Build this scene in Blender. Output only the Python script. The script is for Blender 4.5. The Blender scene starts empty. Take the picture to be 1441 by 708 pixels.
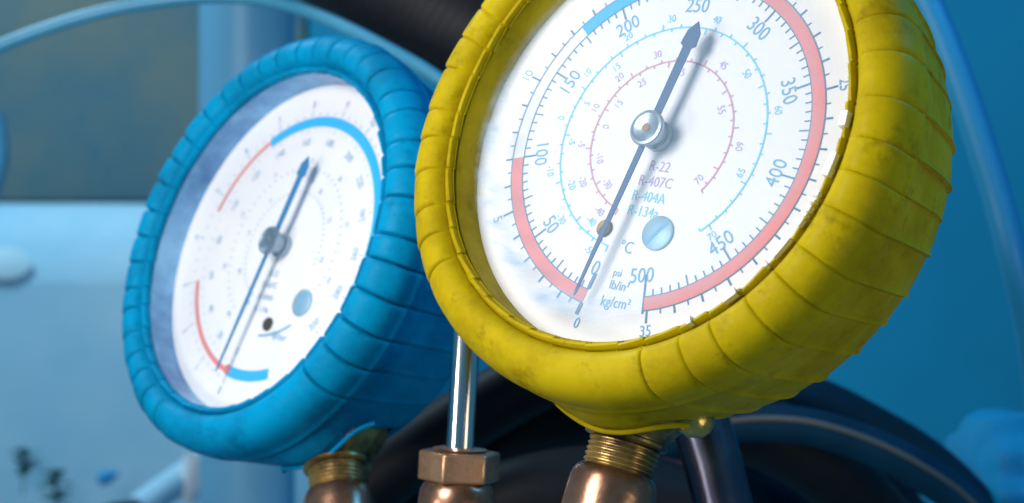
import bpy, bmesh, math, random
import numpy as np
from mathutils import Matrix, Vector

random.seed(4)
RNG = np.random.default_rng(7)
U = 0.027                      # one design unit = the radius of a dial's colour band, 27 mm
F = 2600.0                     # focal length in pixels of the 1441 px wide photograph
R = math.radians
sc = bpy.context.scene
COL = sc.collection

# ------------------------------------------------------------------ camera
cd = bpy.data.cameras.new('camera')
cam = bpy.data.objects.new('camera', cd); COL.objects.link(cam)
cam.location = (0, 0, 0); cam.rotation_euler = (R(90), 0, 0)
cd.sensor_width = 36.0; cd.lens = F / 1441 * 36.0
cd.clip_start = 0.005; cd.clip_end = 20
cd.dof.use_dof = True; cd.dof.focus_distance = 10.0 * U; cd.dof.aperture_fstop = 27.0
sc.camera = cam

# ------------------------------------------------------------------ world, lamps, exposure
w = bpy.data.worlds.new('World'); sc.world = w; w.use_nodes = True
bg = w.node_tree.nodes['Background']
bg.inputs[0].default_value = (0.10, 0.42, 0.72, 1); bg.inputs[1].default_value = 0.30
sc.view_settings.view_transform = 'Standard'; sc.view_settings.look = 'None'
sc.view_settings.exposure = 0.0; sc.view_settings.gamma = 1.0

def area_lamp(name, loc, target, size, power, color):
    l = bpy.data.lights.new(name, 'AREA'); l.shape = 'DISK'; l.size = size * U
    l.energy = power; l.color = color
    o = bpy.data.objects.new(name, l); COL.objects.link(o)
    o.location = Vector(loc) * U
    o.rotation_euler = (Vector(target) - Vector(loc)).to_track_quat('-Z', 'Y').to_euler()
    return o
area_lamp('key_lamp', (-5.9, 5.2, 3.9), (-0.6, 11.6, 0.3), 4.6, 0.80, (1.0, 0.93, 0.87))
area_lamp('added_low_light', (-8.5, 6.5, -1.2), (-0.3, 11.6, -1.2), 2.4, 0.22, (1.0, 0.93, 0.87))  # added low light for white reflections on the rod and fittings
area_lamp('added_blue_light', (6.8, 10.4, 5.0), (2.3, 10.0, 1.4), 3.4, 0.20, (0.06, 0.42, 1.0))  # added blue light that tints the yellow boot's upper right
area_lamp('added_fill_light', (6.5, 4.0, -2.5), (1.2, 10.4, -0.2), 4.0, 0.085, (1.0, 0.88, 0.62))  # added warm light that lifts the yellow boot's dark side
area_lamp('added_wall_wash', (16, 27, 15), (9, 46, -3), 9.0, 0.60, (0.10, 0.62, 1.0))  # added wash that brightens the wall on the right
area_lamp('added_background_light', (-14, 24, 19), (-9, 36, -4), 8.0, 3.8, (0.62, 0.86, 1.0))  # added light that brightens the pale block and the post

# ------------------------------------------------------------------ materials
def mat(name, col, rough=0.5, metal=0.0, spec=0.5, var=None, vscale=30.0, vlo=0.45, vhi=0.65, bump=0.0, bscale=60.0,
        rvar=0.0, coat=0.0):
    m = bpy.data.materials.new(name); m.use_nodes = True
    nt = m.node_tree; b = nt.nodes['Principled BSDF']
    b.inputs['Roughness'].default_value = rough; b.inputs['Metallic'].default_value = metal
    b.inputs['Specular IOR Level'].default_value = spec
    b.inputs['Coat Weight'].default_value = coat
    b.inputs['Base Color'].default_value = (*col, 1)
    tc = nt.nodes.new('ShaderNodeTexCoord')
    if var is not None:
        n = nt.nodes.new('ShaderNodeTexNoise'); n.inputs['Scale'].default_value = vscale / U / 10
        n.inputs['Detail'].default_value = 7; n.inputs['Roughness'].default_value = 0.65
        nt.links.new(tc.outputs['Object'], n.inputs['Vector'])
        r = nt.nodes.new('ShaderNodeValToRGB')
        r.color_ramp.elements[0].position = vlo; r.color_ramp.elements[0].color = (*var, 1)
        r.color_ramp.elements[1].position = vhi; r.color_ramp.elements[1].color = (*col, 1)
        nt.links.new(n.outputs['Fac'], r.inputs[0]); nt.links.new(r.outputs[0], b.inputs['Base Color'])
        if rvar:
            mr = nt.nodes.new('ShaderNodeMapRange'); mr.inputs['To Min'].default_value = rough + rvar
            mr.inputs['To Max'].default_value = max(0.02, rough - rvar)
            mr.inputs['From Min'].default_value = .3; mr.inputs['From Max'].default_value = .7
            nt.links.new(n.outputs['Fac'], mr.inputs['Value']); nt.links.new(mr.outputs[0], b.inputs['Roughness'])
    if bump:
        n2 = nt.nodes.new('ShaderNodeTexNoise'); n2.inputs['Scale'].default_value = bscale / U / 10
        n2.inputs['Detail'].default_value = 6
        nt.links.new(tc.outputs['Object'], n2.inputs['Vector'])
        bp = nt.nodes.new('ShaderNodeBump'); bp.inputs['Strength'].default_value = bump
        bp.inputs['Distance'].default_value = 0.02 * U
        nt.links.new(n2.outputs['Fac'], bp.inputs['Height']); nt.links.new(bp.outputs[0], b.inputs['Normal'])
    return m

def rubber(name, col, dark, grime):
    """moulded rubber: base colour, cloudy darker patches, and sparse dark specks of dirt"""
    m = mat(name, col, 0.5, spec=0.05, bump=0.35, bscale=38)
    nt = m.node_tree; b = nt.nodes['Principled BSDF']; tc = nt.nodes['Texture Coordinate']
    def noise(s, det):
        n = nt.nodes.new('ShaderNodeTexNoise'); n.inputs['Scale'].default_value = s / U
        n.inputs['Detail'].default_value = det; n.inputs['Roughness'].default_value = .7
        nt.links.new(tc.outputs['Object'], n.inputs['Vector']); return n
    def ramp(n, lo, hi):
        r = nt.nodes.new('ShaderNodeMapRange'); r.inputs['From Min'].default_value = lo; r.inputs['From Max'].default_value = hi
        nt.links.new(n.outputs['Fac'], r.inputs['Value']); return r
    a = ramp(noise(2.2, 8), .38, .60); c = ramp(noise(5.5, 6), .56, .80)
    def mix(f, x, y):
        k = nt.nodes.new('ShaderNodeMix'); k.data_type = 'RGBA'
        nt.links.new(f.outputs[0], k.inputs[0])
        for sock, v in ((k.inputs[6], x), (k.inputs[7], y)):
            if isinstance(v, tuple): sock.default_value = (*v, 1)
            else: nt.links.new(v.outputs[2], sock)
        return k
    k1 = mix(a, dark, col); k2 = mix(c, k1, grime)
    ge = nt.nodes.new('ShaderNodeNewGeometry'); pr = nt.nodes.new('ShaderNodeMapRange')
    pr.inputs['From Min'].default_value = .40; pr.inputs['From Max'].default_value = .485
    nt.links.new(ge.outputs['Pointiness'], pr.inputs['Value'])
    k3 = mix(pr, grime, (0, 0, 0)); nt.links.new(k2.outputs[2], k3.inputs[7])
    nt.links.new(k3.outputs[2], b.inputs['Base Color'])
    rg = nt.nodes.new('ShaderNodeMapRange'); rg.inputs['To Min'].default_value = .62; rg.inputs['To Max'].default_value = .40
    nt.links.new(a.outputs[0], rg.inputs['Value']); nt.links.new(rg.outputs[0], b.inputs['Roughness'])
    return m

def tarnish(m, dark):
    """dirt packed into the hollows of a metal fitting, and brighter worn edges"""
    nt = m.node_tree; b = nt.nodes['Principled BSDF']; src = b.inputs['Base Color'].links[0].from_socket
    ge = nt.nodes.new('ShaderNodeNewGeometry'); pr = nt.nodes.new('ShaderNodeMapRange')
    pr.inputs['From Min'].default_value = .43; pr.inputs['From Max'].default_value = .50
    nt.links.new(ge.outputs['Pointiness'], pr.inputs['Value'])
    k = nt.nodes.new('ShaderNodeMix'); k.data_type = 'RGBA'; k.inputs[6].default_value = (*dark, 1)
    nt.links.new(pr.outputs[0], k.inputs[0]); nt.links.new(src, k.inputs[7]); nt.links.new(k.outputs[2], b.inputs['Base Color'])

M = {}
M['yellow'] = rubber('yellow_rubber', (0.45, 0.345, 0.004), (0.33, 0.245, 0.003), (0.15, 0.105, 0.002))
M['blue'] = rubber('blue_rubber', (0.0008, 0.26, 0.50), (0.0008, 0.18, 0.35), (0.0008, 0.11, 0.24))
M['dial'] = mat('dial_enamel', (0.82, 0.82, 0.84), 0.5, var=(0.76, 0.78, 0.82), vscale=8, spec=.3)
M['case'] = mat('dark_case', (0.015, 0.02, 0.03), 0.5, 0.5)
M['bezel'] = mat('grey_bezel', (0.24, 0.50, 0.76), 0.34, 0.5, var=(0.06, 0.18, 0.40), vscale=14, vlo=.35, vhi=.6)
M['bezel_yellow'] = rubber('dirty_yellow_rubber', (0.45, 0.35, 0.001), (0.32, 0.25, 0.001), (0.12, 0.09, 0.003))
M['needle'] = mat('needle_blue_black', (0.004, 0.075, 0.20), 0.4, 0.0)
M['needle_blue'] = mat('needle_mid_blue', (0.008, 0.17, 0.40), 0.4, 0.0)
M['chrome'] = mat('chrome', (0.78, 0.76, 0.74), 0.16, 1.0, bump=.08, bscale=20)
M['hub'] = mat('hub_steel', (0.30, 0.40, 0.48), 0.36, 0.85, bump=.1, bscale=80)
M['rust'] = mat('rust_dot', (0.30, 0.17, 0.10), 0.7, 0.1)
M['screw'] = mat('screw_steel', (0.18, 0.36, 0.50), 0.5, 0.3, var=(.26, .46, .60), vscale=30)
M['brass'] = mat('aged_brass', (0.60, 0.41, 0.12), 0.34, .7, var=(0.08, 0.055, 0.03), vscale=22, vlo=.42, vhi=.62, bump=.9, bscale=40, rvar=.14)
M['copper'] = mat('worn_copper', (0.50, 0.27, 0.17), 0.27, .85, var=(0.13, 0.07, 0.045), vscale=11, vlo=.42, vhi=.62, bump=.6, bscale=26, rvar=.10)
M['nut'] = mat('bronze_nut', (0.58, 0.34, 0.19), 0.34, .75, var=(0.24, 0.13, 0.07), vscale=26, vlo=.34, vhi=.58, bump=.3, bscale=40, rvar=.1)
tarnish(M['brass'], (.05, .035, .02)); tarnish(M['copper'], (.06, .035, .025)); tarnish(M['nut'], (.07, .04, .025))
M['red_print'] = mat('red_print', (0.78, 0.20, 0.20), 0.55, var=(0.66, 0.22, 0.22), vscale=40)
M['blue_print'] = mat('blue_print', (0.01, 0.42, 0.86), 0.55)
M['ink'] = mat('dark_ink', (0.08, 0.23, 0.40), 0.6)
M['ink_mid'] = mat('blue_ink', (0.13, 0.39, 0.62), 0.6)
M['ink_pale'] = mat('pale_ink', (0.24, 0.42, 0.60), 0.6)
M['cyan_print'] = mat('cyan_print', (0.16, 0.60, 0.78), 0.6)
M['purple_print'] = mat('purple_print', (0.46, 0.36, 0.62), 0.6)
M['rose_print'] = mat('rose_print', (0.62, 0.32, 0.44), 0.6)
M['lip_glint'] = mat('glint_white', (0.86, 0.86, 0.80), 0.4)  # white of the reflections painted on the yellow lip

def lens_mat(film, haze, name):
    m = bpy.data.materials.new(name); m.use_nodes = True; nt = m.node_tree
    nt.nodes.remove(nt.nodes['Principled BSDF']); out = nt.nodes['Material Output']
    tr = nt.nodes.new('ShaderNodeBsdfTransparent'); gl = nt.nodes.new('ShaderNodeBsdfGlossy')
    gl.inputs['Roughness'].default_value = 0.05
    lw = nt.nodes.new('ShaderNodeLayerWeight'); pw = nt.nodes.new('ShaderNodeMath'); pw.operation = 'POWER'; pw.inputs[1].default_value = 5
    nt.links.new(lw.outputs['Facing'], pw.inputs[0])
    fr = nt.nodes.new('ShaderNodeMath'); fr.operation = 'MULTIPLY_ADD'; fr.inputs[1].default_value = .95; fr.inputs[2].default_value = .02
    nt.links.new(pw.outputs[0], fr.inputs[0])
    mx = nt.nodes.new('ShaderNodeMixShader')
    nt.links.new(fr.outputs[0], mx.inputs[0]); nt.links.new(tr.outputs[0], mx.inputs[1]); nt.links.new(gl.outputs[0], mx.inputs[2])
    # painted glare haze, and scuffs: streaky translucent film, thickest towards the rim and on the lower part
    df = nt.nodes.new('ShaderNodeBsdfDiffuse'); fc = nt.nodes.new('ShaderNodeMix'); fc.data_type = 'RGBA'; fc.inputs[6].default_value = (0.56, 0.74, 0.92, 1); fc.inputs[7].default_value = (0.13, 0.34, 0.60, 1)
    nt.links.new(fc.outputs[2], df.inputs['Color'])
    tc = nt.nodes.new('ShaderNodeTexCoord'); mp = nt.nodes.new('ShaderNodeMapping')
    mp.inputs['Rotation'].default_value = (0, 0, R(-50)); mp.inputs['Scale'].default_value = (2.0 / U, 6.5 / U, 1 / U)
    nt.links.new(tc.outputs['Object'], mp.inputs[0])
    n = nt.nodes.new('ShaderNodeTexNoise'); n.inputs['Scale'].default_value = 1.5; n.inputs['Detail'].default_value = 6
    nt.links.new(mp.outputs[0], n.inputs['Vector'])
    mr = nt.nodes.new('ShaderNodeMapRange'); mr.inputs['From Min'].default_value = .42; mr.inputs['From Max'].default_value = .80
    nt.links.new(n.outputs['Fac'], mr.inputs['Value'])
    ln = nt.nodes.new('ShaderNodeVectorMath'); ln.operation = 'LENGTH'; nt.links.new(tc.outputs['Object'], ln.inputs[0])
    rr = nt.nodes.new('ShaderNodeMapRange'); rr.inputs['From Min'].default_value = .93 * U; rr.inputs['From Max'].default_value = 1.12 * U
    rr.inputs['To Min'].default_value = 0.0; rr.inputs['To Max'].default_value = film
    nt.links.new(ln.outputs['Value'], rr.inputs['Value'])
    mu = nt.nodes.new('ShaderNodeMath'); mu.operation = 'MULTIPLY'
    r2 = nt.nodes.new('ShaderNodeMapRange'); r2.inputs['From Min'].default_value = 1.04 * U; r2.inputs['From Max'].default_value = 1.16 * U
    r2.inputs['To Min'].default_value = 1.0; r2.inputs['To Max'].default_value = 0.0
    nt.links.new(ln.outputs['Value'], r2.inputs['Value'])
    dt = nt.nodes.new('ShaderNodeVectorMath'); dt.operation = 'DOT_PRODUCT'; dt.inputs[1].default_value = (-.66, -.75, 0)
    nt.links.new(tc.outputs['Object'], dt.inputs[0])
    dm = nt.nodes.new('ShaderNodeMapRange'); dm.inputs['From Min'].default_value = .35 * U; dm.inputs['From Max'].default_value = 1.05 * U
    dm.inputs['To Min'].default_value = .12; dm.inputs['To Max'].default_value = 1.0
    nt.links.new(dt.outputs['Value'], dm.inputs['Value'])
    md = nt.nodes.new('ShaderNodeMath'); md.operation = 'MULTIPLY'
    nt.links.new(mr.outputs[0], md.inputs[0]); nt.links.new(dm.outputs[0], md.inputs[1]); mr = md
    m0 = nt.nodes.new('ShaderNodeMath'); m0.operation = 'MULTIPLY'
    nt.links.new(rr.outputs[0], m0.inputs[0]); nt.links.new(r2.outputs[0], m0.inputs[1])
    nt.links.new(mr.outputs[0], mu.inputs[0]); nt.links.new(m0.outputs[0], mu.inputs[1])
    ad = nt.nodes.new('ShaderNodeMath'); ad.operation = 'MULTIPLY_ADD'; ad.inputs[1].default_value = haze  # even haze stands in for glare over the dial
    nt.links.new(r2.outputs[0], ad.inputs[0]); nt.links.new(mu.outputs[0], ad.inputs[2])
    f5 = nt.nodes.new('ShaderNodeMath'); f5.operation = 'MULTIPLY'; f5.inputs[1].default_value = 3.0; f5.use_clamp = True
    nt.links.new(mu.outputs[0], f5.inputs[0]); nt.links.new(f5.outputs[0], fc.inputs[0])
    m2 = nt.nodes.new('ShaderNodeMixShader'); nt.links.new(ad.outputs[0], m2.inputs[0])
    nt.links.new(mx.outputs[0], m2.inputs[1]); nt.links.new(df.outputs[0], m2.inputs[2])
    nt.links.new(m2.outputs[0], out.inputs['Surface'])
    return m
M['lens'] = lens_mat(.80, .09, 'scuffed_glare_lens'); M['lens_clear'] = lens_mat(.0, .02, 'clear_lens')

# ------------------------------------------------------------------ mesh helpers (design units; scaled by U on linking)
class MB:
    def __init__(self): self.v = []; self.f = []
    def add(self, v, f):
        o = len(self.v); self.v += [tuple(p) for p in v]; self.f += [tuple(i + o for i in q) for q in f]; return self
    def lathe(self, prof, n=48, mtx=None, cap0=False, cap1=False, a0=0.0, a1=2 * math.pi):
        """profile of (radius, height) turned about local Z"""
        full = abs(a1 - a0 - 2 * math.pi) < 1e-6; m = n if full else n + 1
        v = []
        for r, h in prof:
            for i in range(m):
                a = a0 + (a1 - a0) * i / n; v.append(Vector((r * math.cos(a), r * math.sin(a), h)))
        f = []
        for j in range(len(prof) - 1):
            for i in range(n):
                k = (i + 1) % m; f.append((j * m + i, j * m + k, (j + 1) * m + k, (j + 1) * m + i))
        if cap0: f.append(tuple(range(m))[::-1])
        if cap1: f.append(tuple((len(prof) - 1) * m + i for i in range(m)))
        if mtx: v = [mtx @ p for p in v]
        return self.add(v, f)
    def arc(self, r0, r1, d0, d1, z, n=None):
        """flat ring sector; degrees clockwise from 12 o'clock"""
        n = n or max(2, int(abs(d1 - d0) / 3)); v = []
        for i in range(n + 1):
            a = R(d0 + (d1 - d0) * i / n); s, c = math.sin(a), math.cos(a)
            v += [(r0 * s, r0 * c, z), (r1 * s, r1 * c, z)]
        return self.add(v, [(2 * i, 2 * i + 2, 2 * i + 3, 2 * i + 1)[::-1] for i in range(n)])
    def tick(self, r0, r1, d, wd, z):
        a = R(d); s, c = math.sin(a), math.cos(a); h = wd / 2
        P = lambda r, t: (r * s + t * c, r * c - t * s, z)
        return self.add([P(r0, -h), P(r0, h), P(r1, h), P(r1, -h)], [(0, 1, 2, 3)])
    def prism(self, poly, z0, z1, mtx=None):
        n = len(poly); v = [Vector((x, y, z0)) for x, y in poly] + [Vector((x, y, z1)) for x, y in poly]
        if mtx: v = [mtx @ p for p in v]
        f = [tuple(range(n))[::-1], tuple(range(n, 2 * n))] + [(i, (i + 1) % n, n + (i + 1) % n, n + i) for i in range(n)]
        return self.add(v, f)
    def box(self, a, b, mtx=None):
        return self.prism([(a[0], a[1]), (b[0], a[1]), (b[0], b[1]), (a[0], b[1])], a[2], b[2], mtx)
    def tube(self, pts, rad, n=20, cap=True, ribs=None):
        pts = [Vector(p) for p in pts]; m = len(pts); v = []
        t = (pts[1] - pts[0]).normalized(); x = t.orthogonal().normalized()
        for i, p in enumerate(pts):
            t = (pts[min(i + 1, m - 1)] - pts[max(i - 1, 0)]).normalized()
            x = (x - t * x.dot(t)).normalized(); y = t.cross(x)
            r = rad(i) if callable(rad) else rad
            for k in range(n):
                a = 2 * math.pi * k / n; v.append(p + (x * math.cos(a) + y * math.sin(a)) * r)
        f = [(i * n + k, i * n + (k + 1) % n, (i + 1) * n + (k + 1) % n, (i + 1) * n + k) for i in range(m - 1) for k in range(n)]
        if cap: f += [tuple(range(n))[::-1], tuple((m - 1) * n + k for k in range(n))]
        return self.add(v, f)
    def build(self, name, material, parent=None, smooth=32, bevel=0.0):
        me = bpy.data.meshes.new(name)
        me.from_pydata([(x * U, y * U, z * U) for x, y, z in self.v], [], self.f); me.update()
        if smooth:
            me.shade_smooth(); me.set_sharp_from_angle(angle=R(smooth))
        me.materials.append(material)
        o = bpy.data.objects.new(name, me); COL.objects.link(o)
        if parent: o.parent = parent
        if bevel:
            b = o.modifiers.new('bevel', 'BEVEL'); b.width = bevel * U; b.segments = 3; b.limit_method = 'ANGLE'; b.angle_limit = R(35)
        return o

def spline(pts, n=12):
    """Catmull-Rom through points"""
    P = [Vector(p) for p in pts]; P = [P[0] * 2 - P[1]] + P + [P[-1] * 2 - P[-2]]; out = []
    for i in range(1, len(P) - 2):
        for k in range(n):
            t = k / n; a, b, c, d = P[i - 1], P[i], P[i + 1], P[i + 2]
            out.append(0.5 * ((2 * b) + (c - a) * t + (2 * a - 5 * b + 4 * c - d) * t * t + (3 * b - a - 3 * c + d) * t ** 3))
    out.append(P[-2]); return out

def at(px, py, Y):
    """world point (design units) at distance Y seen at pixel px, py of the photograph"""
    return Vector(((px - 720.5) / F * Y, Y, (354 - py) / F * Y))

def thing(name, label, cat, mtx=None, loc=None, group=None):
    o = bpy.data.objects.new(name, None); COL.objects.link(o); o.empty_display_size = .01
    if mtx is not None: o.matrix_world = mtx
    if loc is not None: o.location = Vector(loc) * U
    o['label'] = label; o['category'] = cat
    if group: o['group'] = group
    return o
def tag(o, label, cat, group=None):
    o['label'] = label; o['category'] = cat
    if group: o['group'] = group
    return o
def struct(o): o['kind'] = 'structure'; return o

_txt = {}
def text_geo(s):
    """outline of a word as verts and faces, height of a capital about 1, centred"""
    if s in _txt: return _txt[s]
    c = bpy.data.curves.new('text', 'FONT'); c.body = s; c.align_x = 'CENTER'; c.size = 1.0; c.resolution_u = 3
    o = bpy.data.objects.new('text', c); COL.objects.link(o)
    dg = bpy.context.evaluated_depsgraph_get(); dg.update()
    me = bpy.data.meshes.new_from_object(o.evaluated_get(dg))
    v = np.array([tuple(p.co) for p in me.vertices]); f = [tuple(p.vertices) for p in me.polygons]
    v[:, 0] -= (v[:, 0].min() + v[:, 0].max()) / 2; v[:, 1] -= 0.36; v /= 0.72
    bpy.data.objects.remove(o); bpy.data.curves.remove(c); bpy.data.meshes.remove(me)
    _txt[s] = (v, f); return v, f
def put_text(mb, s, r, d, size, z, rot=None, xy=None, sx=0.85):
    """word centred at radius r, d degrees clockwise from 12; rot = clockwise turn of the word"""
    v, f = text_geo(s)
    if rot is None: rot = d if abs(((d + 180) % 360) - 180) < 93 else d + 180
    a = -R(rot); ca, sa = math.cos(a), math.sin(a)
    cx, cy = xy if xy else (r * math.sin(R(d)), r * math.cos(R(d)))
    mb.add([(cx + size * (sx * x * ca - y * sa), cy + size * (sx * x * sa + y * ca), z) for x, y, _ in v], f)

# ------------------------------------------------------------------ setting: what little shows behind
M['wall'] = mat('blue_wall_paint', (0.006, 0.36, 0.56), 0.8, var=(0.006, 0.31, 0.50), vscale=.6)
M['board'] = mat('dark_green_board', (0.14, 0.17, 0.15), 0.75, var=(0.012, 0.13, 0.19), vscale=1.7, vlo=.36, vhi=.64)
M['ledge'] = mat('pale_render', (0.40, 0.62, 0.74), 0.8, var=(0.28, 0.54, 0.70), vscale=1.6)
M['galv'] = mat('galvanised', (0.20, 0.50, 0.72), 0.45, 0.1, var=(0.15, 0.42, 0.62), vscale=5)
M['black'] = mat('black_rubber', (0.005, 0.007, 0.010), 0.55, spec=.2, var=(0.012, 0.013, 0.016), vscale=6, bump=.4, bscale=12)
M['navy'] = mat('navy_rubber', (0.003, 0.055, 0.105), 0.7, spec=.1, var=(0.003, 0.032, 0.066), vscale=5)
M['hose_pale'] = mat('pale_blue_hose', (0.07, 0.34, 0.52), 0.4, var=(0.05, 0.28, 0.45), vscale=4)
M['hose_mid'] = mat('mid_blue_hose', (0.02, 0.32, 0.58), 0.4, var=(0.02, 0.27, 0.50), vscale=4)
M['highlight'] = mat('hose_highlight', (0.09, 0.10, 0.10), 0.65)  # pale colour of a highlight painted along a hose
M['red_hose'] = mat('dark_red_rubber', (0.05, 0.010, 0.014), 0.5)
M['knob'] = mat('blue_plastic', (0.008, 0.33, 0.62), 0.38, var=(0.008, 0.28, 0.54), vscale=5)
M['leaf'] = mat('leaf', (0.10, 0.32, 0.32), 0.6, var=(0.06, 0.24, 0.26), vscale=6)
M['white'] = mat('white_plastic', (0.75, 0.80, 0.84), 0.45)
M['pipe_dark'] = mat('dark_steel_pipe', (0.22, 0.21, 0.24), 0.26, 1.0, var=(.10, .10, .14), vscale=8)

wl = MB(); wl.box((-60, 46, -34), (60, 47, 34)); struct(wl.build('wall', M['wall'], smooth=0))
g = MB(); a, b = at(-420, -120, 40), at(430, 286, 40)
g.box((a.x, 40, b.z), (b.x, 40.8, a.z)); tag(g.build('dark_board', M['board'], bevel=.1), 'dark grey green board, blurred, above the pale block on the left', 'board')
g = MB(); b = at(600, 291, 38)
g.box((-26, 34, -24), (b.x, 39.4, b.z)); tag(g.build('pale_block', M['ledge'], bevel=1.5), 'pale blue rendered block below the dark board at the left edge', 'block')
g = MB(); c = at(348, 354, 25)
g.lathe([(.64, -14), (.64, 14)], 48, Matrix.Translation(c), True, True)
tag(g.build('metal_post', M['galv']), 'upright galvanised round post behind the blue gauge', 'post')

# pale arching hose with its black neighbour
pp = [(-160, 150, 17), (-20, 74, 17), (80, 35, 17), (165, 12, 17), (250, -1, 17), (330, -4, 17), (400, 6, 16.8), (465, 29, 16.4), (540, 66, 16), (615, 110, 15.7), (700, 178, 15.5), (790, 300, 15.5)]
g = MB(); g.tube(spline([at(*p) for p in pp]), .062, 18)
tag(g.build('thin_hose', M['hose_pale']), 'thin pale blue hose arching over the blue gauge', 'hose')
pp = [(300, -170, 17.5), (420, -95, 17.2), (530, -38, 16.8), (630, 20, 16.6), (740, 100, 16.4), (860, 240, 16.4)]
g = MB(); P = spline([at(*p) for p in pp], 26)
g.tube(P, lambda i: .535 + (.008 if i % 3 == 0 else 0), 40)
tag(g.build('black_hose', M['black']), 'thick black ribbed hose passing between the tops of both gauges', 'hose')
# right-hand hanging hose
pp = [(1240, -140, 15), (1285, -40, 15), (1325, 50, 15), (1362, 150, 15), (1398, 260, 15), (1428, 370, 15), (1452, 480, 15.2), (1470, 640, 15.6), (1480, 900, 16)]
g = MB(); g.tube(spline([at(*p) for p in pp]), .125, 24)
tag(g.build('blue_hose', M['hose_mid']), 'blue hose hanging down the right edge behind the yellow gauge', 'hose')

# ------------------------------------------------------------------ gauges
def frame(C, az, el, roll):
    n = Vector((-math.sin(az) * math.cos(el), -math.cos(az) * math.cos(el), math.sin(el)))
    r = -n.cross(Vector((0, 0, 1))); r.normalize(); v = n.cross(r)
    if v.z < 0: v = -v
    u = v * math.cos(roll) + r * math.sin(roll); rr = r * math.cos(roll) - v * math.sin(roll)
    m = Matrix((rr, u, n)).transposed().to_4x4(); m.translation = Vector(C) * U
    return m
YM = frame((0.8144, 10.1465, 0.6252), 0.6610, 0.3361, R(6))
BM = frame((-1.6219, 13.1460, 0.0334), 0.7951, 0.3441, R(-26))

NR = 42                                     # ribs round the boot
NECK_Z, NECK_Z_B = -0.47, -0.43
HOLE_HALF, HOLE_FRONT = 13.0, -0.24
def boot_mesh(seed, puffy, gdepth, step, ridge):
    rng = np.random.default_rng(seed)
    # profile: radius, height, weight of the rim ribs, weight of the side steps, twist
    prof = [(1.262, -.02, 0, 0), (1.262, .10, .0, 0), (1.258, .19, .15, 0), (1.256, .235, .5, 0), (1.263, .257, .6, 0),
            (1.278, .264, .5, 0), (1.290, .250, .3, 0), (1.298, .222, .2, 0), (1.306, .243, .5, 0), (1.325, .274, .9, 0), (1.355, .298, 1, 0),
            (1.39, .308, 1, 0), (1.43, .303, 1, 0), (1.47, .286, 1, 0), (1.507, .257, 1, 0), (1.536, .217, 1, .05), (1.556, .167, 1, .1),
            (1.565, .11, .8, .2), (1.562, .055, .5, .35), (1.558, .02, .4, .4), (1.563, .004, .4, .4), (1.561, -.012, .4, .4), (1.548, -.028, .35, .6), (1.539, -.10, .2, .85), (1.525, -.17, .1, 1),
            (1.512, -.24, .05, 1), (1.502, -.31, 0, 1), (1.49, -.38, 0, 1), (1.477, -.45, 0, 1), (1.462, -.52, 0, 1), (1.444, -.59, 0, 1),
            (1.422, -.66, 0, 1), (1.392, -.73, 0, 1), (1.355, -.79, 0, .9), (1.31, -.84, 0, .6), (1.25, -.88, 0, .3), (1.15, -.905, 0, .1), (1.0, -.915, 0, 0), (.85, -.92, 0, 0)]
    fr = [0.0, .03, .07, .13, .25, .42, .6, .76, .88, .94, .975]
    per = len(fr); N = NR * per
    jit = rng.uniform(-.13, .13, NR); amp = rng.uniform(.35, 1.35, NR); amp2 = rng.uniform(.3, 1.25, NR)
    v = []
    for (r, h, wr, ws) in prof:
        sk = R(5.0) * max(0, .1 - h) / 1.0                  # ribs lean as they run back
        for k in range(NR):
            for f in fr:
                th = 2 * math.pi * (k + f + jit[k] * (1 - f) + jit[(k + 1) % NR] * f) / NR + sk
                puff = 1 - abs(2 * f - 1) ** 6
                groove = -gdepth * (math.exp(-(f / .045) ** 2) + math.exp(-((1 - f) / .045) ** 2))
                front = (groove + puffy * puff * amp[k] + .010 * (f - .5) * amp[k]) * wr
                side = step * (amp2[k] * (1 - f) ** 1.4 - .5) * ws
                if f < .02: side -= .004 * ws
                if .02 < f < .10: side += ridge * ws * amp2[k] * (1 if f < .05 else .8)
                da = math.degrees((th - 1.5 * math.pi + math.pi) % (2 * math.pi) - math.pi)
                calm = 1 - .99 * max(0, min(1, (da + 44) / 6)) * max(0, min(1, (20 - da) / 6))   # plain stretch by the neck
                d = (front + side) * calm
                # neck collar: the boot swells a little round its hole
                col = math.exp(-(da / 14) ** 2) * math.exp(-((h - HOLE_FRONT) / .16) ** 2) * .10
                # direction of displacement: outward on the side, forward on the rim
                q = min(1, max(0, (h - .16) / .14)); rr = r + d * (1 - .75 * q) + col
                hh = h + d * q * .9
                if h > .15 and r < 1.30: rr = r - d * .4 - .020 * amp2[k] * (f - .4) * wr
                v.append((rr * math.cos(th), rr * math.sin(th), hh))
    v = np.array(v)
    v[:, :2] *= 1 + 0.004 * np.sin(3 * np.arctan2(v[:, 1], v[:, 0]) + seed)[:, None]
    faces = []
    for j in range(len(prof) - 1):
        hm = (prof[j][1] + prof[j + 1][1]) / 2
        for i in range(N):
            p = v[j * N + i]; da = math.degrees((math.atan2(p[1], p[0]) + .5 * math.pi + math.pi) % (2 * math.pi) - math.pi)
            if j > 22 and hm < HOLE_FRONT and hm > -.86 and abs(da) < HOLE_HALF: continue
            i2 = (i + 1) % N; faces.append((j * N + i, (j + 1) * N + i, (j + 1) * N + i2, j * N + i2))
    used = sorted({i for f in faces for i in f}); ren = {o: k for k, o in enumerate(used)}
    m = MB(); m.v = [tuple(v[i]) for i in used]; m.f = [tuple(ren[i] for i in f) for f in faces]
    return m

def down(k, nz):                                # along the neck: local Z of the lathe = away from the gauge
    return Matrix.Translation((0, 0, nz)) @ Matrix.Rotation(R(90), 4, 'X') @ Matrix.Translation((0, 0, k))

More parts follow.
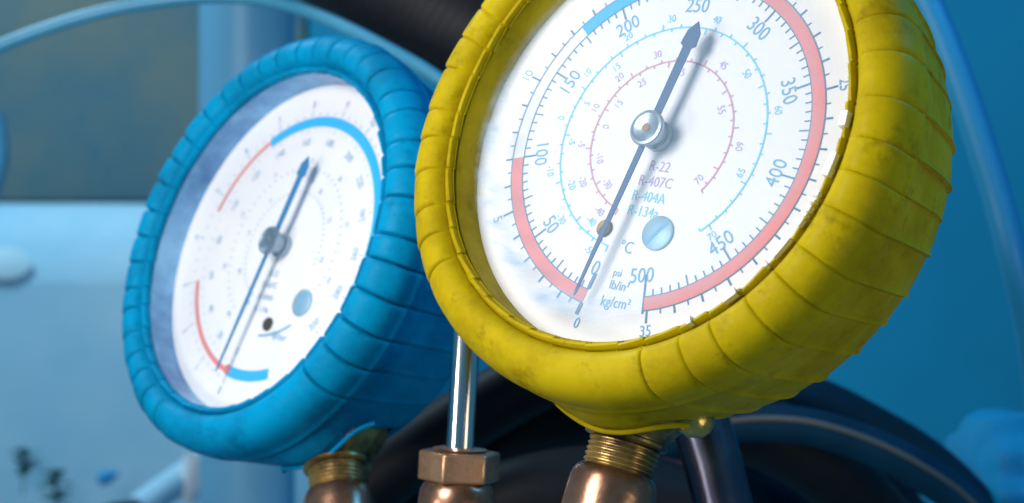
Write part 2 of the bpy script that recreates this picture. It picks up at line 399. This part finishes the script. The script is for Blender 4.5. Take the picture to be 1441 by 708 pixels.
def gauge_body(root, boot_mat, bezel_mat, seed, needle_mat, needle_deg, screw_deg, ribs, neck_z):
    b = boot_mesh(seed, *ribs).build('rubber_boot', boot_mat, root, smooth=40)
    s = b.modifiers.new('thickness', 'SOLIDIFY'); s.thickness = .05 * U; s.offset = -1
    MB().lathe([(1.18, -.03), (1.18, -.80), (1.1, -.83)], 64, None, True, True).build('case', M['case'], root)
    MB().lathe([(1.250, .0), (1.250, .06), (1.250, .19), (1.252, .205), (1.27, .206)], 96).build('bezel', bezel_mat, root)
    dial = MB().lathe([(1.254, -.02), (1.254, 0.0)], 96, None, True, True).build('dial', M['dial'], root)
    MB().lathe([(1.256, .172), (1.256, .184)], 96, None, True, True).build('lens', M['lens'] if ribs[0] < .01 else M['lens_clear'], root)
    # pointer with a spade tail
    a = -R(needle_deg); rot = Matrix.Rotation(a, 4, 'Z')
    n = MB(); n.prism([(-.021, 0), (.021, 0), (.017, .5), (.009, .97), (0, 1.0), (-.009, .97), (-.017, .5)], .108, .118, rot)
    n.prism([(.026, 0), (-.026, 0), (-.030, -.50), (-.054, -.515), (-.046, -.595), (0, -.66), (.046, -.595), (.054, -.515), (.030, -.50)], .108, .118, rot)
    n.build('needle', needle_mat, root, bevel=.003)
    h = MB(); h.lathe([(.086, 0.001), (.086, .045), (.070, .05), (.070, .122), (.100, .122), (.104, .128), (.104, .146), (.098, .153), (.084, .156), (.078, .152), (.0, .149)], 48, None)
    hub = h.build('hub', M['hub'], root)
    MB().lathe([(.024, .146), (.024, .1535), (.016, .1565), (0, .157)], 20).build('hub_pin', M['rust'] if ribs[0] < .01 else M['hub'], hub)
    # case screw with slot, small stop pin
    for deg, rad, r_, mt, nm in ((screw_deg, .571, .098, M['screw'], 'screw'), (screw_deg + 36, .584, .050, M['brass'], 'stop_pin')):
        c = Vector((rad * math.sin(R(deg)), rad * math.cos(R(deg)), 0)); T = Matrix.Translation(c)
        q = MB(); q.lathe([(r_, .001), (r_, .012), (r_ * .9, .018), (0, .018)], 32, T)
        so = q.build(nm, mt, root)
        if nm == 'screw':
            MB().box((-.012, -r_ * .86, .0182), (.012, r_ * .86, .0196), T @ Matrix.Rotation(R(-38), 4, 'Z')).build('slot', M['ink_mid'], so)
    g = MB(); P = []
    for k in range(25):
        d = -17 + 34 * k / 24; a = R(-90 + d); e = abs(d) / 17
        rr = 1.535 + .078 * math.exp(-(d / 13) ** 2); P.append((rr * math.cos(a), rr * math.sin(a), HOLE_FRONT - .01 - .10 * e ** 6))
    g.tube(P, .017, 12); g.build('collar_rim', boot_mat, root)
    # neck: flared root, collar, thread
    p = [(.36, 1.14), (.35, 1.40), (.30, 1.47), (.25, 1.53), (.222, 1.57), (.218, 1.59), (.235, 1.60), (.235, 1.615), (.205, 1.625)]
    k = 1.63
    while k < 1.80: p += [(.190, k), (.201, k + .010), (.201, k + .016), (.190, k + .027)]; k += .030
    p += [(.17, 1.81), (.17, 1.95)]
    MB().lathe(p, 48, down(0, neck_z), True, True).build('threaded_neck', M['brass'], root)
    return dial

ZP = .0035
# ---- the yellow gauge
yg = thing('pressure_gauge', 'pressure gauge in a scuffed yellow rubber boot, needle resting on zero', 'pressure gauge', YM, group='pressure gauges on the manifold')
ROLL = 6.0                                  # photo angles were measured from the view's up: local angle = measured - roll
yd = gauge_body(yg, M['yellow'], M['bezel_yellow'], 3, M['needle'], -163.6 - ROLL, 169 - ROLL, (.003, .011, .008, .013), NECK_Z)
A0, ST = -162.5 - ROLL, 33.65
psi = lambda p: A0 + ST * p / 50
kg = lambda k: psi(k * 14.223)
RI, RO = .928, 1.0
red = MB(); red.arc(RI, RO, psi(0), psi(100), ZP); red.arc(RI, RO, psi(290), psi(500), ZP); red.build('red_band', M['red_print'], yd, 0)
bl = MB(); bl.arc(RI, RO, psi(176), psi(262), ZP); bl.build('blue_band', M['blue_print'], yd, 0)
tk = MB()
for i in range(0, 501, 5):
    L = .088 if i % 50 == 0 else (.066 if i % 25 == 0 else .042)
    tk.tick(RI - L, RI - .004, psi(i), .011 if i % 50 == 0 else .008, ZP)
tk.arc(RI - .007, RI - .001, psi(0), psi(500), ZP, 160)
tk.tick(RI - .13, RO + .02, psi(500), .010, ZP * 1.4); tk.tick(RI - .10, RI - .01, psi(0), .022, ZP * 1.4)
for j in range(0, 71):
    i = j / 2; L = .075 if j % 10 == 0 else (.05 if j % 2 == 0 else .032)
    tk.tick(RO + .004, RO + L, kg(i), .011 if j % 2 == 0 else .007, ZP)
tk.tick(RO + .005, RO + .075, psi(0), .022, ZP * 1.4)
tk.arc(RO + .001, RO + .007, psi(0), psi(500), ZP, 160)
tk.build('tick_marks', M['ink'], yd, 0)
nm = MB()
for i in range(0, 501, 50):
    put_text(nm, str(i), .797, psi(i) + (1.2 if i == 0 else (2.0 if i == 500 else 0)), .088, ZP)
put_text(nm, 'psi', .79, 187.5 - ROLL, .045, ZP, rot=3)
put_text(nm, 'kg/cm²', .955, 184.7 - ROLL, .062, ZP, rot=1)
put_text(nm, 'lb/in²', .86, 185 - ROLL, .055, ZP, rot=2)
for i in range(0, 36, 5): put_text(nm, str(i), 1.115, kg(i) + (-1.5 if i == 0 else 0), .064, ZP)
nm.build('pressure_numerals', M['ink_mid'], yd, 0)
def temp_scale(r, d0, d1, step, m1, m2, vals_in, vals_out, lab):
    a = MB(); t = MB()
    a.arc(r - .005, r + .005, d0, d1, ZP, 90); n = int((d1 - d0) / step)
    for i in range(n + 1):
        d = d0 + (d1 - d0) * i / n; L = .036 if i % 5 == 0 else .020
        a.tick(r - L * (i % 2), r + L * ((i + 1) % 2), d, .009, ZP)
    for d, s in vals_out: put_text(t, s, r + .066, d, .046, ZP)
    for d, s in vals_in: put_text(t, s, r - .066, d, .046, ZP)
    a.build(lab, m1, yd, 0); t.build('temperature_numerals', m2, yd, 0)
temp_scale(.662, -168, 140, 5.0, M['cyan_print'], M['cyan_print'],
           [(-150, '-40'), (-122, '-20'), (-96, '-5'), (-73, '5'), (-47, '15'), (48, '50'), (106, '65')],
           [(-160, '-50'), (-136, '-30'), (-110, '-10'), (-84, '0'), (-60, '10'), (-35, '20'), (-12, '30'), (12, '40'), (74, '60'), (136, '70')], 'cyan_scale')
temp_scale(.458, -162, 128, 6.0, M['rose_print'], M['purple_print'],
           [(-138, '-30'), (-112, '-10'), (-84, '0'), (-62, '15'), (-36, '25'), (2, '35'), (62, '55'), (124, '70')],
           [(-150, '-40'), (-124, '-20'), (-98, '-5'), (-73, '10'), (-49, '20'), (-20, '30'), (32, '45'), (92, '60')], 'rose_scale')
def ref_text(y, x, s, m):
    t = MB(); put_text(t, s, 0, 0, .062, ZP, rot=2, xy=(x, y)); t.build('refrigerant_lettering', m, yd, 0)
ref_text(-.165, .055, 'R-22', M['purple_print']); ref_text(-.255, .055, 'R-407C', M['purple_print'])
ref_text(-.345, .04, 'R-404A', M['cyan_print']); ref_text(-.43, .03, 'R-134a', M['cyan_print'])
t = MB(); put_text(t, '°C', .64, 187 - ROLL, .07, ZP, rot=4); t.build('unit_lettering', M['ink_mid'], yd, 0)
# white reflections on the lower right lip, modelled as pale slivers
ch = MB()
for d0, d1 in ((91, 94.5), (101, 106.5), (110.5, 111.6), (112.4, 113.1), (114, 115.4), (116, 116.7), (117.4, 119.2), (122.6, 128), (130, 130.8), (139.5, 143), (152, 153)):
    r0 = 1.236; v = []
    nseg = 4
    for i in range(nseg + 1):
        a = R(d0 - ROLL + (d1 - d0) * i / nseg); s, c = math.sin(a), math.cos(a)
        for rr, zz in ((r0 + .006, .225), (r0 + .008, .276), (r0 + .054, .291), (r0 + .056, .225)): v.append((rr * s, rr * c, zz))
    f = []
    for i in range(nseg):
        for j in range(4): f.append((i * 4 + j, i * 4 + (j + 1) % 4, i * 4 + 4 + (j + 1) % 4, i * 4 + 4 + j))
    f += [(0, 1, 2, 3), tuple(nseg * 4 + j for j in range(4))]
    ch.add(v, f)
ch.build('lip_glints', M['lip_glint'], yg, 0)
# rounded brass lug behind the neck
g = MB(); g.lathe([(0, -.02), (.07, 0), (.105, .04), (.115, .09), (.10, .14), (.09, .3)], 28, Matrix.Translation((.36, -1.50, -.52)) @ Matrix.Rotation(R(-90), 4, 'X'))
g.build('brass_lug', M['brass'], yg)

# ---- the blue gauge
bgz = thing('pressure_gauge', 'pressure gauge in a blue ribbed rubber boot, left of the yellow one', 'pressure gauge', BM, group='pressure gauges on the manifold')
BR = -26.0
bd = gauge_body(bgz, M['blue'], M['bezel'], 8, M['needle_blue'], -167.4 - BR, 136.5 - BR, (.016, .036, .005, .004), NECK_Z_B)
L = lambda d: d - BR
q = MB(); q.arc(.945, .985, L(-166), L(-106), ZP); q.arc(.955, .985, L(-73), L(-32), ZP); q.build('red_band', M['red_print'], bd, 0)
q = MB(); q.arc(.922, 1.0, L(-32), L(112), ZP); q.arc(.922, 1.0, L(166), L(194), ZP); q.build('blue_band', M['blue_print'], bd, 0)
q = MB(); c = (.955 * math.sin(R(L(-165))), .955 * math.cos(R(L(-165))))
q.prism([(c[0] + .036 * math.cos(k * math.pi / 10), c[1] + .036 * math.sin(k * math.pi / 10)) for k in range(20)], ZP * 1.2, ZP * 1.8)
q.build('zero_dot', M['red_print'], bd, 0)
tk = MB(); nm = MB()
for i in range(0, 61):
    d = L(-166 + i * 5.0)
    tk.tick(1.01, 1.01 + (.05 if i % 4 == 0 else .025), d, .008, ZP); tk.tick(.905 - (.03 if i % 4 == 0 else .015), .905, d, .007, ZP)
    if i % 4 == 0:
        put_text(nm, str(i // 4), 1.11, d, .062, ZP); put_text(nm, str(i * 5), .81, d, .058, ZP)
tk.build('tick_marks', M['ink_pale'], bd, 0)
nm.build('pressure_numerals', M['ink_pale'], bd, 0)
q = MB()
for r, s in ((.60, -140), (.42, -150)):
    n = 44
    for i in range(n): q.tick(r - .012, r + .012, L(s + i * 6.0), .008, ZP)
    for i in range(0, n, 6): put_text(q, str(i * 2 - 40), r + .06, L(s + i * 6.0), .04, ZP)
q.build('temperature_scale', M['ink_pale'], bd, 0)
q = MB(); q.arc(.655, .672, L(150), L(180), ZP); put_text(q, 'kg/cm²', .70, L(160), .055, ZP, rot=14 - BR); q.build('unit_lettering', M['ink_mid'], bd, 0)
q = MB()
for k, s in enumerate(('R-22', 'R-407C', 'R-404A', 'R-134a')):
    rr = .2 + .09 * k; put_text(q, s, 0, 0, .05, ZP, rot=4 - BR, xy=(rr * math.sin(R(L(186))), rr * math.cos(R(L(186)))))
q.build('refrigerant_lettering', M['ink_pale'], bd, 0)

# ------------------------------------------------------------------ manifold under the gauges
def local(mw, p): return (mw @ (Vector(p) * U)) / U
y_top, y_end = local(YM, (0, -1.80, NECK_Z)), local(YM, (0, -2.75, NECK_Z))
b_top, b_end = local(BM, (0, -1.80, NECK_Z_B)), local(BM, (0, -2.75, NECK_Z_B))
v_top = at(645, 676, 11.6)
mid = (y_end + b_end) / 2
mf = thing('brass_manifold', 'copper coloured manifold fittings holding both gauges and the chrome rod', 'manifold', loc=mid)
def socket(top, end, prof, name, m, n=48):
    ax = (end - top).normalized(); q = ax.to_track_quat('Z', 'Y').to_matrix().to_4x4()
    T = Matrix.Translation(top - mid) @ q
    g = MB(); g.lathe(prof, n, T, True, True); return g.build(name, m, mf)
sp = [(.19, -.01), (.205, -.012), (.222, .0), (.236, .025), (.246, .06), (.250, .12), (.250, .42), (.225, .45), (.225, .5), (.26, .53), (.26, 1.0)]
socket(y_top, y_end, sp, 'socket', M['copper'])
socket(b_top, b_end, sp, 'socket', M['copper'])
v_end = v_top + Vector((-.06, -.1, -1.1))
socket(v_top, v_end, [(.10, -.01), (.19, .0), (.215, .02), (.235, .06), (.245, .12), (.248, .2), (.248, .6), (.27, .64), (.27, 1.1)], 'valve_body', M['copper'])
d = y_end - b_end; ln = d.length; q = d.normalized().to_track_quat('X', 'Z').to_matrix().to_4x4()
g = MB(); g.box((-ln / 2 - .6, -.34, -.62), (ln / 2 + .6, .34, .06), q); g.build('body_block', M['copper'], mf, bevel=.06)

# chrome rod and its hexagon nut
vs = thing('chrome_rod', 'slim chrome rod rising from a bronze hexagon nut between the gauges', 'valve rod', loc=v_top)
ax = (at(667, 420, 11.6) - at(655, 640, 11.6)).normalized(); xx = (Vector((1, 0, 0)) - ax * ax.x).normalized(); qm = Matrix((xx, ax.cross(xx), ax)).transposed().to_4x4()
g = MB(); g.lathe([(.088, -.05), (.088, .2), (.086, 1.05), (.08, 1.09), (.05, 1.11)], 40, qm, True, True); g.build('rod', M['chrome'], vs)
hx = [(.262 * math.cos(R(60 * k + 10)), .262 * math.sin(R(60 * k + 10))) for k in range(6)]
g = MB(); g.prism(hx, .0, .185, qm); nut = g.build('hex_nut', M['nut'], vs, bevel=.018)
g = MB(); g.lathe([(.088, .185), (.15, .186), (.17, .2), (.12, .206), (.09, .207)], 36, qm); g.build('washer', M['nut'], nut)

# ------------------------------------------------------------------ hoses and pipes low in the picture
def hose(name, pts, rad, m, label, n=20, cat='hose', group=None):
    g = MB(); g.tube(spline([at(*p) for p in pts]), rad, n); return tag(g.build(name, m), label, cat, group)
hose('black_hose', [(470, 900, 15.5), (560, 730, 15.3), (660, 640, 15), (770, 588, 14.8), (900, 575, 14.6), (1020, 590, 14.8), (1150, 650, 15), (1260, 760, 15.4)], .30, M['black'], 'black hose curving behind the chrome rod and bronze nut', 24)
hose('black_hose', [(430, 800, 14.7), (520, 690, 14.6), (640, 600, 14.5), (760, 532, 14.4), (860, 500, 14.5), (960, 500, 14.6)], .26, M['black'], 'black hose rising to the right, directly under the yellow gauge', 24)
hose('dark_red_hose', [(560, 770, 14.2), (660, 690, 14), (760, 652, 13.9), (860, 640, 14), (980, 660, 14.2)], .045, M['red_hose'], 'thin dark red hose between bronze nut and yellow gauge neck')
hose('black_hose', [(560, 860, 13.9), (640, 750, 13.8), (740, 702, 13.7), (860, 690, 13.8), (1000, 730, 14)], .32, M['black'], 'black hose lowest between the two copper sockets')
# coil at the lower right ; the highlight is a pale tube laid along one hose
def highlit(pts, rad, m, label, off, srad):
    P = spline([at(*p) for p in pts]); g = MB(); g.tube(P, rad, 24); o = tag(g.build('highlit_hose', m), label, 'hose')
    g = MB(); g.tube([p + Vector(off) for p in P], srad, 10); g.build('highlight_line', M['highlight'], o); return o
highlit([(900, 640, 14.6), (1010, 602, 14.5), (1110, 597, 14.4), (1200, 618, 14.4), (1290, 660, 14.4), (1370, 720, 14.5), (1440, 820, 14.6)], .15, M['navy'], 'navy hose with a painted highlight line curving below the yellow gauge', (0, -.14, .05), .026)
base_arc = [(900, 590), (1010, 545), (1120, 548), (1230, 592), (1330, 660), (1430, 770)]
for i, (word, m) in enumerate((('outermost', 'navy'), ('second from outside', 'black'), ('third from outside', 'navy'), ('fourth from outside', 'black'), ('innermost', 'navy'))):
    k = 1 - .115 * i
    pts = [(1000 + (x - 1000) * k + 4 * math.sin(3 * i + x), 800 + (y - 800) * k + 5 * math.cos(2 * i + x), 16.4 + .35 * ((i * 2) % 3)) for x, y in base_arc]
    hose('coiled_hose', pts, .155 + .012 * (i % 2), M[m], f'dark hose, {word} of the lower right coil', 20, group='coiled hoses')
hose('thick_hose', [(860, 770, 17.2), (960, 730, 17.2), (1060, 722, 17.2), (1160, 760, 17.2), (1240, 830, 17.2)], .36, M['navy'], 'thick dark hose at the bottom edge inside the lower right coil', 24)
# dark steel pipe right of the yellow neck
g = MB(); g.tube([at(975, 560, 12.6), at(1003, 650, 12.5), at(1030, 760, 12.4)], .20, 36); tag(g.build('steel_pipe', M['pipe_dark']), 'dark polished steel pipe right of the yellow gauge neck', 'pipe')

# blue knob in the lower right corner
kc = at(1445, 700, 17)
kb = thing('valve_knob', 'blurred blue plastic valve knob in the lower right corner', 'knob', loc=kc)
kq = Vector((-.9, -.2, .16)).to_track_quat('Z', 'Y').to_matrix().to_4x4()
g = MB(); pr = [(.95, -.5), (.95, .3), (.90, .5), (.80, .62), (.5, .68), (.0, .69)]
n = 96; v = []
for r, h in pr:
    for i in range(n):
        a = 2 * math.pi * i / n; rr = r * (1 + .05 * math.cos(10 * a)); v.append(kq @ Vector((rr * math.cos(a) * .80, rr * math.sin(a) * .80 , h)))
g.add(v, [(j * n + i, j * n + (i + 1) % n, (j + 1) * n + (i + 1) % n, (j + 1) * n + i) for j in range(len(pr) - 1) for i in range(n)])
g.build('grip', M['knob'], kb)
g = MB(); g.lathe([(.42, .6), (.42, .9), (.36, 1.0), (0, 1.02)], 40, kq @ Matrix.Translation((.0, -.2, 0))); g.build('cap', M['knob'], kb)

# blurred odds and ends at the lower left
def leafy(px, py, Y, size, label, seed):
    rng = random.Random(seed); base = at(px, py, Y); t = thing('weed', label, 'plant', loc=base)
    g = MB(); g.tube([(0, 0, -.8 * size), (.02, 0, .5 * size)], .03 * size, 8); g.build('stem', M['leaf'], t)
    for i in range(26):
        a = rng.uniform(0, 6.28); up = rng.uniform(-.2, .9); ln = size * rng.uniform(.3, .55); z = rng.uniform(-.3, .5) * size
        dv = Vector((math.cos(a), math.sin(a), up)).normalized(); sd = dv.cross(Vector((0, 0, 1))).normalized(); up_ = sd.cross(dv)
        o = Vector((0, 0, z)); P = []
        for s, wd, cv in ((0, .05, 0), (.3, .28, .04), (.6, .34, .04), (.85, .18, 0), (1, .01, -.06)):
            c = o + dv * ln * s + up_ * cv * ln; P += [c - sd * wd * ln, c - up_ * .05 * ln, c + sd * wd * ln]
        g = MB(); g.add(P, [(3 * k + j, 3 * k + j + 1, 3 * k + j + 4, 3 * k + j + 3) for k in range(4) for j in range(2)])
        lf = g.build('leaf', M['leaf'], t)
leafy(32, 656, 32.6, .62, 'small dark green weed at the far left, the higher of two', 1)
leafy(78, 696, 32.4, .70, 'small dark green weed near the bottom left, the lower of two', 2)
c = at(150, 671, 32); g = MB(); g.lathe([(.10, -.14), (.13, -.11), (.13, .05), (.07, .12), (.05, .2), (0, .21)], 24, Matrix.Translation(c) @ Matrix.Rotation(R(75), 4, 'Y'))
tag(g.build('bottle_cap', mat('bright_blue_plastic', (.02, .30, .58), .6)), 'tiny bright blue plastic cap near the bottom left weeds', 'cap')
c = at(272, 672, 27); g = MB(); g.lathe([(.17, -.34), (.25, .28), (.26, .30), (.24, .30), (.16, -.32)], 28, Matrix.Translation(c) @ Matrix.Rotation(R(22), 4, 'Y'), True)
tag(g.build('white_cup', M['white']), 'blurred white plastic cup beside the foot of the round post', 'cup')
c = at(176, 742, 24); g = MB(); g.lathe([(.40, -.3), (.40, .1), (.34, .24), (.2, .31), (0, .33)], 32, Matrix.Translation(c))
tag(g.build('domed_cap', M['black']), 'dark domed cap at the bottom edge below the blue gauge', 'cap')
g = MB(); g.tube([at(190, 720, 26), at(300, 640, 28)], .22, 20); tag(g.build('pale_pipe', M['ledge']), 'pale slanting pipe under the lower left of the blue gauge', 'pipe')
c = at(8, 371, 33.96); g = MB(); g.lathe([(.0, -.04), (.45, -.01), (.48, 0), (.45, .01), (0, .015)], 36, Matrix.Translation(c) @ Matrix.Rotation(R(80), 4, 'X') @ Matrix.Scale(.62, 4, (0, 1, 0)))
tag(g.build('round_plate', mat('pale_disc', (.44, .66, .76), .7)), 'pale oval disc on the block at the left edge', 'disc')
g = MB(); g.tube(spline([at(-30, 320, 30), at(-6, 262, 30), at(4, 215, 30), at(-4, 160, 30)]), .10, 14)
tag(g.build('short_hose', M['hose_pale']), 'short pale blue hose end at the far left edge', 'hose')
